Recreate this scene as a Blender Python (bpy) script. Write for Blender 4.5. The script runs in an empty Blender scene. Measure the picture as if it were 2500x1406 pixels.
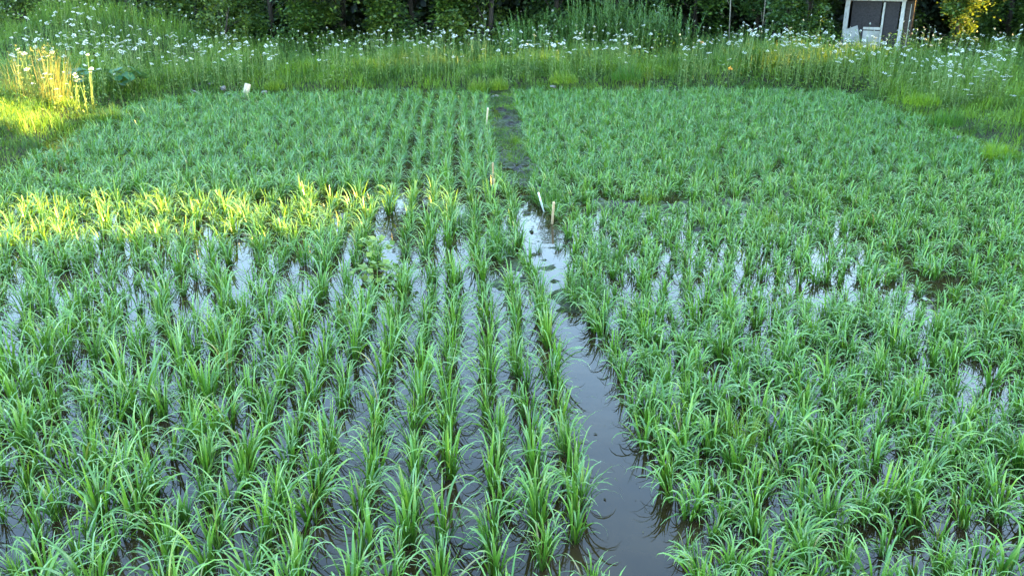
import bpy, math, random
import numpy as np
from math import radians as R

sc = bpy.context.scene
COL = sc.collection
rng = np.random.default_rng(7)
random.seed(7)

# ------------------------------------------------------------------ camera
F_PX, PITCH, CAM_H = 2165.0, R(20.8), 2.6
cam = bpy.data.cameras.new('camera'); camo = bpy.data.objects.new('camera', cam); COL.objects.link(camo)
camo.location = (0, 0, CAM_H); camo.rotation_euler = (math.pi/2 - PITCH, 0, 0)
cam.sensor_width = 36.0; cam.lens = 36.0*F_PX/2500.0; cam.clip_start = .05; cam.clip_end = 2000
sc.camera = camo

# ------------------------------------------------------------------ sky, sun, exposure
SUN_EL, SUN_AZ = R(8.0), R(84.0)         # azimuth clockwise from +Y
w = bpy.data.worlds.new('World'); sc.world = w; w.use_nodes = True
nt = w.node_tree; bg = nt.nodes['Background']
sky = nt.nodes.new('ShaderNodeTexSky'); sky.sky_type = 'NISHITA'; sky.sun_disc = False
sky.sun_elevation = SUN_EL; sky.sun_rotation = SUN_AZ
sky.air_density = 1.0; sky.dust_density = .9; sky.ozone_density = 1.5
nt.links.new(sky.outputs[0], bg.inputs[0]); bg.inputs[1].default_value = .15
sun = bpy.data.lights.new('sun', 'SUN'); suno = bpy.data.objects.new('sun', sun); COL.objects.link(suno)
sun.energy = 4.4; sun.angle = R(.6); sun.color = (1.0, .60, .14)
suno.rotation_euler = (math.pi/2 - SUN_EL, 0, math.pi - SUN_AZ)
sc.view_settings.view_transform = 'Standard'; sc.view_settings.look = 'None'
sc.view_settings.gamma = 1.0; sc.view_settings.exposure = 4.22
sc.cycles.max_bounces = 6; sc.cycles.transparent_max_bounces = 4
sc.cycles.diffuse_bounces = 3; sc.cycles.glossy_bounces = 3; sc.cycles.transmission_bounces = 3
sc.cycles.use_denoising = True
sc.cycles.caustics_reflective = False

cP, sP = math.cos(PITCH), math.sin(PITCH)
def at(px, py, z=0.0):
    """the world point at height z that shows at pixel (px, py) of the 2500 px photograph"""
    dx = (px-1250)/F_PX; dy = (703-py)/F_PX
    d = np.array([dx, cP + dy*sP, -sP + dy*cP])
    t = (z-CAM_H)/d[2]
    return d[0]*t, d[1]*t
def atD(px, py, D):
    dx = (px-1250)/F_PX; dy = (703-py)/F_PX
    t = D/(cP+dy*sP)
    return dx*t, D, CAM_H + (-sP+dy*cP)*t
def proj(x, y, z):
    """world -> pixel of the 2500 px photograph (arrays)"""
    zc = y*cP - (z-CAM_H)*sP; v = y*sP + (z-CAM_H)*cP
    zc = np.maximum(zc, .05)
    return 1250 + F_PX*x/zc, 703 - F_PX*v/zc, zc
ROWA = math.atan((1120-1250)*cP/F_PX)
ca, sa = math.cos(ROWA), math.sin(ROWA)
def to_uv(x, y): return x*ca - y*sa, x*sa + y*ca
def to_xy(u, v): return u*ca + v*sa, -u*sa + v*ca

# ------------------------------------------------------------------ noise, distance
def _h(ix, iy, s):
    n = (ix.astype(np.int64)*374761393 + iy.astype(np.int64)*668265263 + s*974634777) & 0xffffffff
    n = ((n ^ (n >> 13))*1274126177) & 0xffffffff
    return ((n ^ (n >> 16)) & 0xffff)/65535.0
def noise(x, y, s=0):
    x = np.asarray(x, float); y = np.asarray(y, float)
    ix = np.floor(x); iy = np.floor(y); fx = x-ix; fy = y-iy
    fx = fx*fx*(3-2*fx); fy = fy*fy*(3-2*fy)
    a = _h(ix, iy, s); b = _h(ix+1, iy, s); c = _h(ix, iy+1, s); d = _h(ix+1, iy+1, s)
    return (a*(1-fx)+b*fx)*(1-fy) + (c*(1-fx)+d*fx)*fy
def fbm(x, y, s=0, o=3):
    r = 0; a = .5; t = 0
    for i in range(o):
        r = r + a*noise(x*2**i, y*2**i, s+i*17); t += a; a *= .5
    return r/t
def sstep(a, b, x):
    t = np.clip((x-a)/(b-a), 0, 1); return t*t*(3-2*t)

EDGE_PX = [(-420, 560), (-160, 480), (0, 440), (90, 395), (170, 335), (300, 268), (450, 246), (600, 240),
           (1190, 233), (1700, 228), (2050, 232), (2200, 278), (2340, 340), (2500, 385), (2720, 470)]
EDGE = [(-9.5, -4)] + [(-9.3, 3.5)] + [at(*p) for p in EDGE_PX] + [(10.5, 4), (10.5, -4)]
EDGE = np.array(EDGE)
def sdist(x, y):
    """signed distance to the outline of the flooded field, negative inside"""
    x = np.asarray(x, float); y = np.asarray(y, float)
    d = np.full(x.shape, 1e9); ins = np.zeros(x.shape, bool); n = len(EDGE)
    for i in range(n):
        ax, ay = EDGE[i]; bx, by = EDGE[(i+1) % n]
        ex, ey = bx-ax, by-ay
        t = np.clip(((x-ax)*ex+(y-ay)*ey)/(ex*ex+ey*ey), 0, 1)
        d = np.minimum(d, np.hypot(x-ax-t*ex, y-ay-t*ey))
        if ay != by:
            c = ((ay > y) != (by > y)) & (x < (bx-ax)*(y-ay)/(by-ay)+ax)
            ins ^= c
    return np.where(ins, -d, d)
def ground_z(x, y):
    d = sdist(x, y) + (fbm(x*1.7, y*1.7, 3)-.5)*.3
    z = -.07 + .30*sstep(-.05, 1.1, d) + .04*sstep(.8, 4, d)
    z = z + sstep(0, 1, d)*(fbm(x*.8, y*.8, 5)-.5)*.22
    z = z + .95*np.exp(-(((x+9.3)/2.4)**2 + ((y-20.3)/1.1)**2))      # mound at the back
    z = z + .22*np.exp(-(((x-6.3)/1.8)**2 + ((y-19.3)/1.1)**2))
    z = z + sstep(40, 400, np.hypot(x, y))*3
    return z

# ------------------------------------------------------------------ mesh building
def mesh_from(name, V, Fq, attrs=None, mat=None, smooth=True, tri=False):
    k = 3 if tri else 4
    V = np.asarray(V, np.float32).reshape(-1, 3); Fq = np.asarray(Fq, np.int32).reshape(-1, k)
    me = bpy.data.meshes.new(name)
    me.vertices.add(len(V)); me.vertices.foreach_set('co', V.ravel())
    me.loops.add(Fq.size); me.loops.foreach_set('vertex_index', Fq.ravel())
    me.polygons.add(len(Fq)); me.polygons.foreach_set('loop_start', np.arange(0, Fq.size, k, dtype=np.int32))
    me.polygons.foreach_set('use_smooth', np.full(len(Fq), smooth))
    for a, val in (attrs or {}).items():
        at_ = me.attributes.new(a, 'FLOAT', 'POINT'); at_.data.foreach_set('value', np.asarray(val, np.float32))
    me.update(calc_edges=True)
    if mat: me.materials.append(mat)
    return me
def link(name, me, parent=None, loc=None, **props):
    o = bpy.data.objects.new(name, me); COL.objects.link(o)
    if parent: o.parent = parent
    if loc is not None: o.location = loc
    for k, v in props.items(): o[k] = v
    return o
def tag(o, label, cat, group=None):
    o['label'] = label; o['category'] = cat
    if group: o['group'] = group
    return o
def empty(name, loc, label, cat, group=None, rz=0):
    o = bpy.data.objects.new(name, None); COL.objects.link(o); o.location = loc; o.rotation_euler = (0, 0, rz)
    o.empty_display_size = .1
    return tag(o, label, cat, group)

def blades(P, az, tilt, bend, L, W, seg=5, pw=1.6, tw=None, tint=None):
    """curved grass blades. P (n,3); angles from the vertical grow from tilt to tilt+bend. -> V, F, attrs"""
    n = len(P); ts = np.linspace(0, 1, seg+1)
    th = tilt[:, None] + bend[:, None]*(((ts[:-1]+ts[1:])/2)**pw)[None]
    ds = (L/seg)[:, None]
    r = np.concatenate([np.zeros((n, 1)), np.cumsum(np.sin(th)*ds, 1)], 1)
    z = np.concatenate([np.zeros((n, 1)), np.cumsum(np.cos(th)*ds, 1)], 1)
    ax, ay = np.cos(az)[:, None], np.sin(az)[:, None]
    C = np.stack([P[:, 0:1]+r*ax, P[:, 1:2]+r*ay, P[:, 2:3]+z], 2)
    prof = np.interp(ts, [0, .25, .6, .85, 1], [.55, .95, 1., .55, .06])
    thv = tilt[:, None] + bend[:, None]*(ts**pw)[None]
    tw = np.zeros(n) if tw is None else tw
    # side vector turned about the tangent
    nx, ny, nz = np.cos(thv)*ax, np.cos(thv)*ay, -np.sin(thv)
    sx, sy = -ay*np.ones_like(r), ax*np.ones_like(r)
    twt = tw[:, None]*(.4+.6*ts)[None]
    c, s = np.cos(twt), np.sin(twt)
    S = np.stack([sx*c+nx*s, sy*c+ny*s, nz*s], 2)*(W[:, None]*prof[None]/2)[:, :, None]
    V = np.stack([C-S, C+S], 2).reshape(-1, 3)
    base = (np.arange(n)*(seg+1)*2)[:, None] + (np.arange(seg)*2)[None]
    Fq = np.stack([base, base+1, base+3, base+2], 2).reshape(-1, 4)
    tint = rng.random(n) if tint is None else tint
    return V, Fq, {'tint': np.repeat(tint, (seg+1)*2), 'along': np.tile(np.repeat(ts, 2), n)}
def join(parts):
    Vs, Fs, A, off = [], [], {}, 0
    for V, Fq, at_ in parts:
        Vs.append(V); Fs.append(Fq+off); off += len(V)
        for k, v in at_.items(): A.setdefault(k, []).append(v)
    return np.concatenate(Vs), np.concatenate(Fs), {k: np.concatenate(v) for k, v in A.items()}

def leaves(P, size, elong=1.8, flat=.5, tint=None):
    """pointed leaf faces scattered at P, random turn; flat 1 = level, 0 = any way"""
    n = len(P)
    a = rng.random(n)*6.283; up = rng.normal(0, 1, (n, 3)); up[:, 2] = np.abs(up[:, 2]) + flat*2.0
    up /= np.linalg.norm(up, axis=1)[:, None]
    d = np.stack([np.cos(a), np.sin(a), rng.normal(-.1, .3, n)], 1)
    d -= up*(d*up).sum(1)[:, None]; d /= np.linalg.norm(d, axis=1)[:, None]+1e-9
    s = np.cross(up, d); sz = (size*(.6+.8*rng.random(n)))[:, None]
    V = np.stack([P, P+(d*.45+s*.5/elong)*sz, P+d*sz, P+(d*.45-s*.5/elong)*sz], 1).reshape(-1, 3)
    Fq = np.arange(n*4).reshape(-1, 4)
    tint = rng.random(n) if tint is None else tint
    return V, Fq, {'tint': np.repeat(tint, 4), 'along': np.tile([0., .5, 1., .5], n)}

def tube(path, rad, k=7, tint=.5):
    """closed tapered tube through a list of points"""
    path = np.asarray(path, float); rad = np.asarray(rad, float)*np.ones(len(path)); n = len(path)
    T = np.gradient(path, axis=0); T /= np.linalg.norm(T, axis=1)[:, None]+1e-9
    ref = np.array([1., 0, 0]) if abs(T[0][0]) < .8 else np.array([0, 1., 0])
    A = np.cross(T, ref); A /= np.linalg.norm(A, axis=1)[:, None]; B = np.cross(T, A)
    ph = np.arange(k)/k*2*math.pi
    V = path[:, None] + rad[:, None, None]*(np.cos(ph)[None, :, None]*A[:, None]+np.sin(ph)[None, :, None]*B[:, None])
    V = V.reshape(-1, 3); Fq = []
    for i in range(n-1):
        for j in range(k):
            Fq.append((i*k+j, i*k+(j+1) % k, (i+1)*k+(j+1) % k, (i+1)*k+j))
    V = np.concatenate([V, path[:1], path[-1:]]); c0, c1 = n*k, n*k+1
    for j in range(k):
        Fq.append((c0, (j+1) % k, j, j)); Fq.append((c1, (n-1)*k+j, (n-1)*k+(j+1) % k, (n-1)*k+(j+1) % k))
    Fq = [f for f in Fq]
    # degenerate quads for the caps become thin wedges
    Fq = np.array(Fq)
    return V, Fq, {'tint': np.full(len(V), tint), 'along': np.full(len(V), .5)}
def box_bm(bm, cx, cy, cz, sx, sy, sz, rot=None, bevel=0):
    import bmesh
    from mathutils import Matrix
    m = Matrix.Translation((cx, cy, cz)) @ (rot or Matrix.Identity(4)) @ Matrix.Diagonal((sx, sy, sz, 1))
    r = bmesh.ops.create_cube(bm, size=1, matrix=m)
    if bevel:
        es = list({e for v in r['verts'] for e in v.link_edges})
        bmesh.ops.bevel(bm, geom=es, offset=bevel, segments=2, affect='EDGES')
def bm_obj(name, bm, mat, parent=None, **props):
    me = bpy.data.meshes.new(name); bm.to_mesh(me); bm.free(); me.materials.append(mat)
    return link(name, me, parent, **props)

# ------------------------------------------------------------------ materials
def mat_new(name):
    m = bpy.data.materials.new(name); m.use_nodes = True; t = m.node_tree
    return m, t, t.nodes['Principled BSDF'], t.nodes['Material Output']
def ramp(t, fac, stops):
    r = t.nodes.new('ShaderNodeValToRGB'); e = r.color_ramp.elements
    while len(e) < len(stops): e.new(.5)
    for el, (p, c) in zip(e, stops): el.position = p; el.color = (*c, 1)
    t.links.new(fac, r.inputs[0]); return r.outputs[0]
def attr(t, n):
    a = t.nodes.new('ShaderNodeAttribute'); a.attribute_name = n; return a.outputs['Fac']
def math_(t, op, a, b=None):
    m = t.nodes.new('ShaderNodeMath'); m.operation = op
    for i, v in enumerate((a, b)):
        if v is None: continue
        if isinstance(v, (int, float)): m.inputs[i].default_value = v
        else: t.links.new(v, m.inputs[i])
    return m.outputs[0]
def nz(t, scale, detail=3, obj=True):
    g = t.nodes.new('ShaderNodeNewGeometry'); n = t.nodes.new('ShaderNodeTexNoise')
    n.inputs['Scale'].default_value = scale; n.inputs['Detail'].default_value = detail
    t.links.new(g.outputs['Position'], n.inputs['Vector']); return n.outputs['Fac']
def mixc(t, f, a, b, mode='MIX'):
    m = t.nodes.new('ShaderNodeMix'); m.data_type = 'RGBA'; m.blend_type = mode
    for sock, v in ((m.inputs[0], f), (m.inputs[6], a), (m.inputs[7], b)):
        if isinstance(v, (int, float)): sock.default_value = v
        elif isinstance(v, tuple): sock.default_value = (*v, 1)
        else: t.links.new(v, sock)
    return m.outputs[2]
def leaf_mat(name, stops, tip_sheen=None, sheath_shade=None, rough=.42, transl=.3, tcol=(.30, .42, .05), patch=None, spec=.5, patch_scale=1.2):
    m, t, p, out = mat_new(name)
    c = ramp(t, attr(t, 'tint'), stops)
    if tip_sheen: c = mixc(t, math_(t, 'POWER', attr(t, 'along'), 3.0), c, tip_sheen)  # pale blade end, lightened to imitate sky gloss on the arch
    if sheath_shade: c = mixc(t, ramp(t, attr(t, 'along'), [(.0, (1, 1, 1)), (.5, (0, 0, 0))]), c, sheath_shade)  # own green of the blade foot, with shade low in the clump painted in
    if patch: c = mixc(t, ramp(t, nz(t, patch_scale, 2), [(.42, (0, 0, 0)), (.62, (1, 1, 1))]), c, mixc(t, .6, c, patch))
    t.links.new(c, p.inputs['Base Color']); p.inputs['Roughness'].default_value = rough
    p.inputs['Specular IOR Level'].default_value = spec
    tr = t.nodes.new('ShaderNodeBsdfTranslucent'); t.links.new(mixc(t, .5, c, tcol), tr.inputs[0])
    mx = t.nodes.new('ShaderNodeMixShader'); mx.inputs[0].default_value = transl
    t.links.new(p.outputs[0], mx.inputs[1]); t.links.new(tr.outputs[0], mx.inputs[2]); t.links.new(mx.outputs[0], out.inputs[0])
    return m
M = {}
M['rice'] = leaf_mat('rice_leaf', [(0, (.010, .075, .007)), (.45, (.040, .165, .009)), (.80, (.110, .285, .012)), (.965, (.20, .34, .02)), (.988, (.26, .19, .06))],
                     rough=.30, transl=.17, tcol=(.30, .46, .02), spec=.7, tip_sheen=(.19, .33, .085), sheath_shade=(.014, .042, .003))
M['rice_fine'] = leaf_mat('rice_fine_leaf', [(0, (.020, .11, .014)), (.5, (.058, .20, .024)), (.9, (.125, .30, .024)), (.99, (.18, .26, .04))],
                     rough=.30, transl=.24, tcol=(.38, .50, .03), spec=1.0, sheath_shade=(.04, .12, .01), patch=(.06, .20, .03), patch_scale=.9)
M['grass'] = leaf_mat('grass_leaf', [(0, (0.0176, 0.0720, 0.0080)), (.5, (0.0480, 0.1360, 0.0144)), (.85, (0.0960, 0.2000, 0.0200)), (.97, (0.1760, 0.2000, 0.0400)), (1, (0.2720, 0.2160, 0.0880))],
                      patch=(.18, .32, .02), transl=.3, rough=.5, patch_scale=.8)
M['short'] = leaf_mat('short_grass_leaf', [(0, (0.0165, 0.0675, 0.0075)), (.5, (0.0450, 0.1350, 0.0090)), (.9, (0.0975, 0.2100, 0.0090)), (1, (0.1950, 0.1875, 0.0450))],
                      patch=(.20, .36, .015), transl=.3, rough=.5, patch_scale=1.1)
M['tussock'] = leaf_mat('tussock_leaf', [(0, (0.0170, 0.0850, 0.0127)), (1, (0.0510, 0.1870, 0.0170))], transl=.3, rough=.45)
M['lime'] = leaf_mat('lime_weed_leaf', [(0, (.07, .17, .010)), (1, (.17, .26, .018))], transl=.3, rough=.5)
M['broad'] = leaf_mat('broad_leaf', [(0, (.10, .20, .03)), (1, (.26, .34, .05))], transl=.3, rough=.45)
M['squash'] = leaf_mat('squash_leaf', [(0, (0.0240, 0.0960, 0.0360)), (1, (0.0560, 0.1600, 0.0640))], transl=.2, rough=.4)
M['straw'] = leaf_mat('straw_grass', [(0, (.05, .10, .02)), (.6, (.13, .14, .035)), (1, (.24, .19, .08))], transl=.35, rough=.6)
M['weed'] = leaf_mat('weed_leaf', [(0, (0.0280, 0.0960, 0.0160)), (1, (0.0640, 0.1760, 0.0280))], transl=.25, rough=.5)
TREES = [leaf_mat('tree_leaf_a', [(0, (.012, .036, .007)), (.7, (.036, .092, .010)), (1, (.09, .16, .014))], transl=.25, rough=.5),
         leaf_mat('tree_leaf_b', [(0, (.018, .048, .008)), (.7, (.055, .11, .011)), (1, (.12, .17, .018))], transl=.25, rough=.5),
         leaf_mat('tree_leaf_c', [(0, (.010, .034, .009)), (.7, (.028, .08, .014)), (1, (.06, .13, .02))], transl=.25, rough=.5)]
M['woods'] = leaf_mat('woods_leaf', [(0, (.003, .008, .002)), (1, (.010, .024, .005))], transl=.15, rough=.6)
def simple(name, stops, scale, rough=.8, bump=.3, stretch=None, spec=.3):
    m, t, p, out = mat_new(name)
    f = nz(t, scale, 5)
    if stretch:
        tc = t.nodes.new('ShaderNodeTexCoord'); mp = t.nodes.new('ShaderNodeMapping'); mp.inputs['Scale'].default_value = stretch
        n = t.nodes.new('ShaderNodeTexNoise'); n.inputs['Scale'].default_value = scale; n.inputs['Detail'].default_value = 5
        t.links.new(tc.outputs['Object'], mp.inputs[0]); t.links.new(mp.outputs[0], n.inputs['Vector']); f = n.outputs['Fac']
    t.links.new(ramp(t, f, stops), p.inputs['Base Color']); p.inputs['Roughness'].default_value = rough
    p.inputs['Specular IOR Level'].default_value = spec
    b = t.nodes.new('ShaderNodeBump'); b.inputs['Strength'].default_value = bump; b.inputs['Distance'].default_value = .01
    t.links.new(f, b.inputs['Height']); t.links.new(b.outputs[0], p.inputs['Normal'])
    return m
M['soil'] = simple('soil', [(.3, (.012, .012, .006)), (.5, (.026, .024, .011)), (.6, (.025, .045, .010))], 3.0, .9)
M['bark'] = simple('bark', [(.3, (.015, .013, .011)), (.7, (.06, .052, .045))], 6, .9, .5, (6, 6, 1))
M['palebark'] = simple('pale_bark', [(.3, (.12, .11, .09)), (.7, (.30, .28, .24))], 6, .9, .5, (6, 6, 1))
M['stone'] = simple('stone', [(.3, (0.0880, 0.0880, 0.0825)), (.7, (0.2090, 0.2035, 0.1870))], 18, .8, .5)
M['wood'] = simple('stake_wood', [(.3, (.30, .20, .11)), (.55, (.48, .34, .20)), (.75, (.56, .42, .27))], 9, .7, .3, (12, 12, 1))
M['cutwood'] = simple('cut_wood', [(.3, (0.4000, 0.3200, 0.2160)), (.7, (0.5440, 0.4560, 0.3360))], 8, .7, .3, (10, 10, 1))
M['plastic'] = simple('white_plastic', [(.3, (0.5950, 0.6205, 0.6035)), (.7, (0.7140, 0.7310, 0.7140))], 12, .45, .05, spec=.5)
M['paint'] = simple('flaking_white_paint', [(.30, (0.1040, 0.0910, 0.0780)), (.40, (0.2990, 0.2990, 0.2925)), (.7, (0.4290, 0.4355, 0.4290))], 7, .75, .4, (3, 3, 1))
M['darkwood'] = simple('dark_boards', [(.3, (.018, .014, .012)), (.7, (.06, .048, .040))], 8, .85, .4, (1, 8, 8))
M['panel'] = simple('weathered_panel', [(.3, (0.2100, 0.2170, 0.2100)), (.7, (0.3640, 0.3710, 0.3640))], 5, .8, .3)
M['mesh'] = simple('dark_screen', [(.3, (.012, .011, .014)), (.7, (.030, .027, .032))], 30, .75, .1)
M['debris'] = leaf_mat('debris', [(0, (.012, .010, .006)), (.6, (.04, .035, .012)), (.93, (.12, .11, .04)), (1, (.35, .30, .16))], transl=0, rough=.8, spec=.2)
M['stem'] = leaf_mat('flower_stem', [(0, (.06, .14, .03)), (1, (.16, .24, .06))], transl=.1, rough=.6)
M['umbel'] = leaf_mat('white_umbel', [(0, (0.5100, 0.5610, 0.4760)), (.4, (0.6800, 0.6970, 0.6460)), (1, (0.7310, 0.7395, 0.7055))], transl=.25, tcol=(.8, .8, .7), rough=.8, spec=.2)
M['bud'] = leaf_mat('green_bud', [(0, (.30, .38, .16)), (1, (.55, .58, .40))], transl=.2, rough=.8)
M['orange'] = leaf_mat('orange_petal', [(0, (.75, .26, .02)), (1, (.85, .40, .04))], transl=.2, rough=.7)

def water_mat():
    m, t, p, out = mat_new('muddy_water')
    t.links.new(ramp(t, nz(t, 2.5, 4), [(.35, (.017, .0105, .004)), (.7, (.034, .0215, .008))]), p.inputs['Base Color'])
    p.inputs['Roughness'].default_value = .025; p.inputs['IOR'].default_value = 1.38
    n1 = math_(t, 'MULTIPLY', nz(t, 5.0, 3), ramp(t, nz(t, .6, 1), [(.45, (.25, .25, .25)), (.65, (1, 1, 1))])); b = t.nodes.new('ShaderNodeBump'); b.inputs['Strength'].default_value = .10; b.inputs['Distance'].default_value = .02
    t.links.new(n1, b.inputs['Height']); t.links.new(b.outputs[0], p.inputs['Normal'])
    return m
M['water'] = water_mat()
def mud_mat():
    m, t, p, out = mat_new('wet_mud')
    f = nz(t, 9, 5)
    c = ramp(t, f, [(.3, (.006, .005, .003)), (.55, (.015, .011, .007)), (.75, (.030, .022, .012))])
    c = mixc(t, ramp(t, nz(t, 2.3, 3), [(.40, (0, 0, 0)), (.55, (1, 1, 1))]), c, (.030, .045, .008))
    t.links.new(c, p.inputs['Base Color'])
    t.links.new(ramp(t, nz(t, 14, 3), [(.4, (.3, .3, .3)), (.6, (.8, .8, .8))]), p.inputs['Roughness']); p.inputs['Specular IOR Level'].default_value = .2
    b = t.nodes.new('ShaderNodeBump'); b.inputs['Strength'].default_value = .5; b.inputs['Distance'].default_value = .012
    t.links.new(nz(t, 45, 4), b.inputs['Height']); t.links.new(b.outputs[0], p.inputs['Normal'])
    return m
M['mud'] = mud_mat()

# ------------------------------------------------------------------ ground, mud, water
def grid(name, xs, ys, zf, mat):
    X, Y = np.meshgrid(xs, ys); Z = zf(X.ravel(), Y.ravel())
    V = np.stack([X.ravel(), Y.ravel(), Z], 1); nx, ny = len(xs), len(ys)
    i = (np.arange(ny-1)[:, None]*nx + np.arange(nx-1)[None]).ravel()
    return mesh_from(name, V, np.stack([i, i+1, i+1+nx, i+nx], 1), mat=mat)
xs = np.concatenate([[-600, -250, -100, -50, -30, -22], np.arange(-18, 18.01, .2), [22, 30, 50, 100, 250, 600]])
ys = np.concatenate([[-600, -250, -100, -40, -20, -10], np.arange(-5, 30.01, .2), [33, 38, 50, 100, 250, 600]])
link('ground', grid('ground', xs, ys, ground_z, M['soil']), kind='structure')

LEFT_EDGE = [(1440, 1400), (1410, 1150), (1352, 930), (1332, 780), (1315, 690), (1268, 640), (1255, 520), (1212, 430), (1190, 320), (1186, 240)]
RIGHT_EDGE = [(1705, 1400), (1608, 1150), (1530, 930), (1460, 800), (1395, 740), (1400, 690), (1405, 620), (1392, 560), (1330, 510), (1300, 470), (1318, 420), (1292, 370), (1285, 330), (1262, 240)]
def edge_tab(pts):
    uv = [to_uv(*at(*p)) for p in pts]; uv.sort(key=lambda q: q[1])
    return np.array([q[1] for q in uv]), np.array([q[0] for q in uv])
LE, RE = edge_tab(LEFT_EDGE), edge_tab(RIGHT_EDGE)
def left_u(v): return np.interp(v, *LE)
def right_u(v): return np.interp(v, *RE)
CH_MUD = [  # (px, py, rx, ry, lift) mud that stands out of the water
    (1220, 242, 40, 14, .08), (1285, 480, 22, 10, .02), (1275, 525, 26, 9, .04), (1255, 440, 60, 22, .03), (1245, 380, 50, 26, .03), (1238, 310, 50, 40, .03),
    (1300, 566, 10, 4, .05), (1270, 650, 60, 22, .045), (1240, 690, 50, 18, .05), (1330, 655, 26, 9, .045), (1315, 622, 16, 5, .04), (1350, 602, 16, 5, .04), (1318, 592, 10, 3, .04), (1290, 610, 9, 3, .04), (1345, 680, 24, 8, .04), (1335, 635, 10, 4, .04), (1282, 585, 10, 3, .035), (1362, 640, 10, 4, .04),
    (1400, 730, 50, 40, .08), (1345, 700, 18, 8, .02), (1420, 545, 20, 8, .03),
    (1500, 505, 90, 16, .07), (1620, 510, 90, 16, .07), (1730, 500, 90, 18, .07), (1560, 540, 80, 14, .05), (1720, 560, 90, 16, .05), (1850, 500, 80, 16, .05),
    (1900, 470, 90, 14, .05), (1130, 480, 90, 10, .03), (930, 480, 60, 10, .03), (600, 585, 60, 8, .03), (640, 690, 60, 8, .02)]
_r = random.Random(3)
CH_MUD += [(1205+(py-240)*.27+_r.uniform(-5, 62), py, _r.uniform(5, 22), _r.uniform(3, 8), _r.uniform(.03, .07)) for py in [_r.uniform(250, 480) for _ in range(46)]]
def lift_at(x, y):
    px, py, _ = proj(x, y, 0*x); r = np.zeros(np.shape(x))
    for cx, cy, rx, ry, a in CH_MUD:
        r = np.maximum(r, a*np.exp(-(((px-cx)/rx)**2+((py-cy)/ry)**2)**1.3))
    return r
def mud_z(x, y):
    z = -.035 + .030*(fbm(x*3, y*3, 21)-.5)
    L = lift_at(x, y)
    z = z + L*(.35+1.1*fbm(x*9, y*9, 31, 3)) + L*.35*(noise(x*30, y*30, 8)-.5)
    z = z + .030*sstep(.66, .80, noise(x*11, y*11, 41))*sstep(.004, .03, L+.012)
    far = sstep(9.7, 11.0, y)          # the far half is barely flooded
    return z + far*.016*(.6+fbm(x*2, y*2, 77))
link('mud', grid('mud', np.arange(-7.0, 7.01, .05), np.arange(5.5, 18.2, .05), mud_z, M['mud']), kind='structure')
Vw = np.array([(-12, -6, 0), (13, -6, 0), (13, 20, 0), (-12, 20, 0)], float)
link('water', mesh_from('water', Vw, [[0, 1, 2, 3]], mat=M['water'], smooth=False), kind='structure')

# ------------------------------------------------------------------ rice
def clump(n, H, droop, spread, Wd, seg, lift=0., r0=.03):
    """one rice clump: n blades of about H metres"""
    az = rng.random(n)*6.283; r = r0*np.sqrt(rng.random(n))
    P = np.stack([np.cos(az)*r, np.sin(az)*r, np.full(n, lift-.03)], 1)
    az = az + rng.normal(0, .9, n)
    up = rng.random(n) < .20                                    # young leaves stand straight
    L = H*np.where(up, .75+.35*rng.random(n), .75+.50*rng.random(n))
    tilt = np.where(up, np.abs(rng.normal(.12, .10, n)), np.abs(rng.normal(.20, .17, n))*spread)
    bend = np.where(up, rng.random(n)*.35, droop*(.65+.65*rng.random(n)))
    W = Wd*(.6+.7*rng.random(n)); W = np.where(up, W*1.1, W)
    short = rng.random(n) < .25
    L = np.where(short, L*.6, L)
    return blades(P, az, tilt, bend, L, W, seg, 2.4+1.2*rng.random(), rng.normal(0, .45, n))
NV = 26
def rc(lo, hi, H, droop, spread, W, seg): return [clump(int(rng.integers(lo, hi)), H*random.uniform(.85, 1.15), droop*random.uniform(.8, 1.15), spread*random.uniform(.8, 1.2), W*random.uniform(.85, 1.15), seg, r0=random.uniform(.02, .036)) for _ in range(NV)]
VARS = {'left': rc(20, 38, .31, 2.45, 1.1, .0088, 9), 'right': rc(22, 40, .25, 2.75, 1.2, .0082, 9)}
NV0, NV = NV, 14
VARS['left_mid'] = rc(20, 30, .265, 2.35, 1.0, .0086, 7); VARS['right_mid'] = rc(20, 30, .22, 2.6, 1.1, .0082, 6)
VARS['left_far'] = rc(18, 26, .22, 2.3, .95, .0080, 5); VARS['right_far'] = rc(16, 24, .19, 2.3, 1.1, .0085, 4)

GAPS = [  # (px, py, rx, ry, chance of no plant) where the photograph shows open water or mud
    (930, 560, 26, 50, .9), (745, 720, 26, 70, .9), (905, 705, 40, 40, .6), (600, 600, 50, 26, .75), (490, 620, 22, 60, .8), (545, 650, 18, 60, .7),
    (620, 700, 60, 40, .5), (200, 700, 40, 40, .6), (1010, 640, 40, 60, .5), (880, 690, 30, 50, .5), (470, 740, 60, 50, .5), (1080, 600, 25, 60, .4),
    (1085, 1245, 60, 45, .95), (1060, 1330, 45, 30, .8), (340, 760, 60, 40, .4), (1240, 660, 40, 30, .5),
    (2090, 712, 200, 12, .8), (2000, 775, 24, 40, .8), (1720, 620, 26, 9, .6), (1700, 690, 22, 12, .6), (1650, 740, 26, 18, .6), (1440, 530, 20, 26, .7),
    (1500, 505, 80, 14, .9), (1640, 508, 100, 13, .85), (1780, 502, 100, 13, .85), (1560, 545, 50, 6, .4),
    (2400, 960, 60, 40, .6), (2440, 1330, 70, 50, .9), (1720, 1180, 50, 24, .5), (1800, 1330, 60, 25, .7), (2120, 1330, 60, 25, .6), (1560, 560, 20, 8, .4),
    (1130, 245, 18, 40, .0), (2260, 700, 90, 14, .6), (880, 490, 110, 12, .6), (1140, 500, 60, 12, .5), (120, 440, 90, 12, .5), (1000, 1080, 30, 20, .3)]
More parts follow.
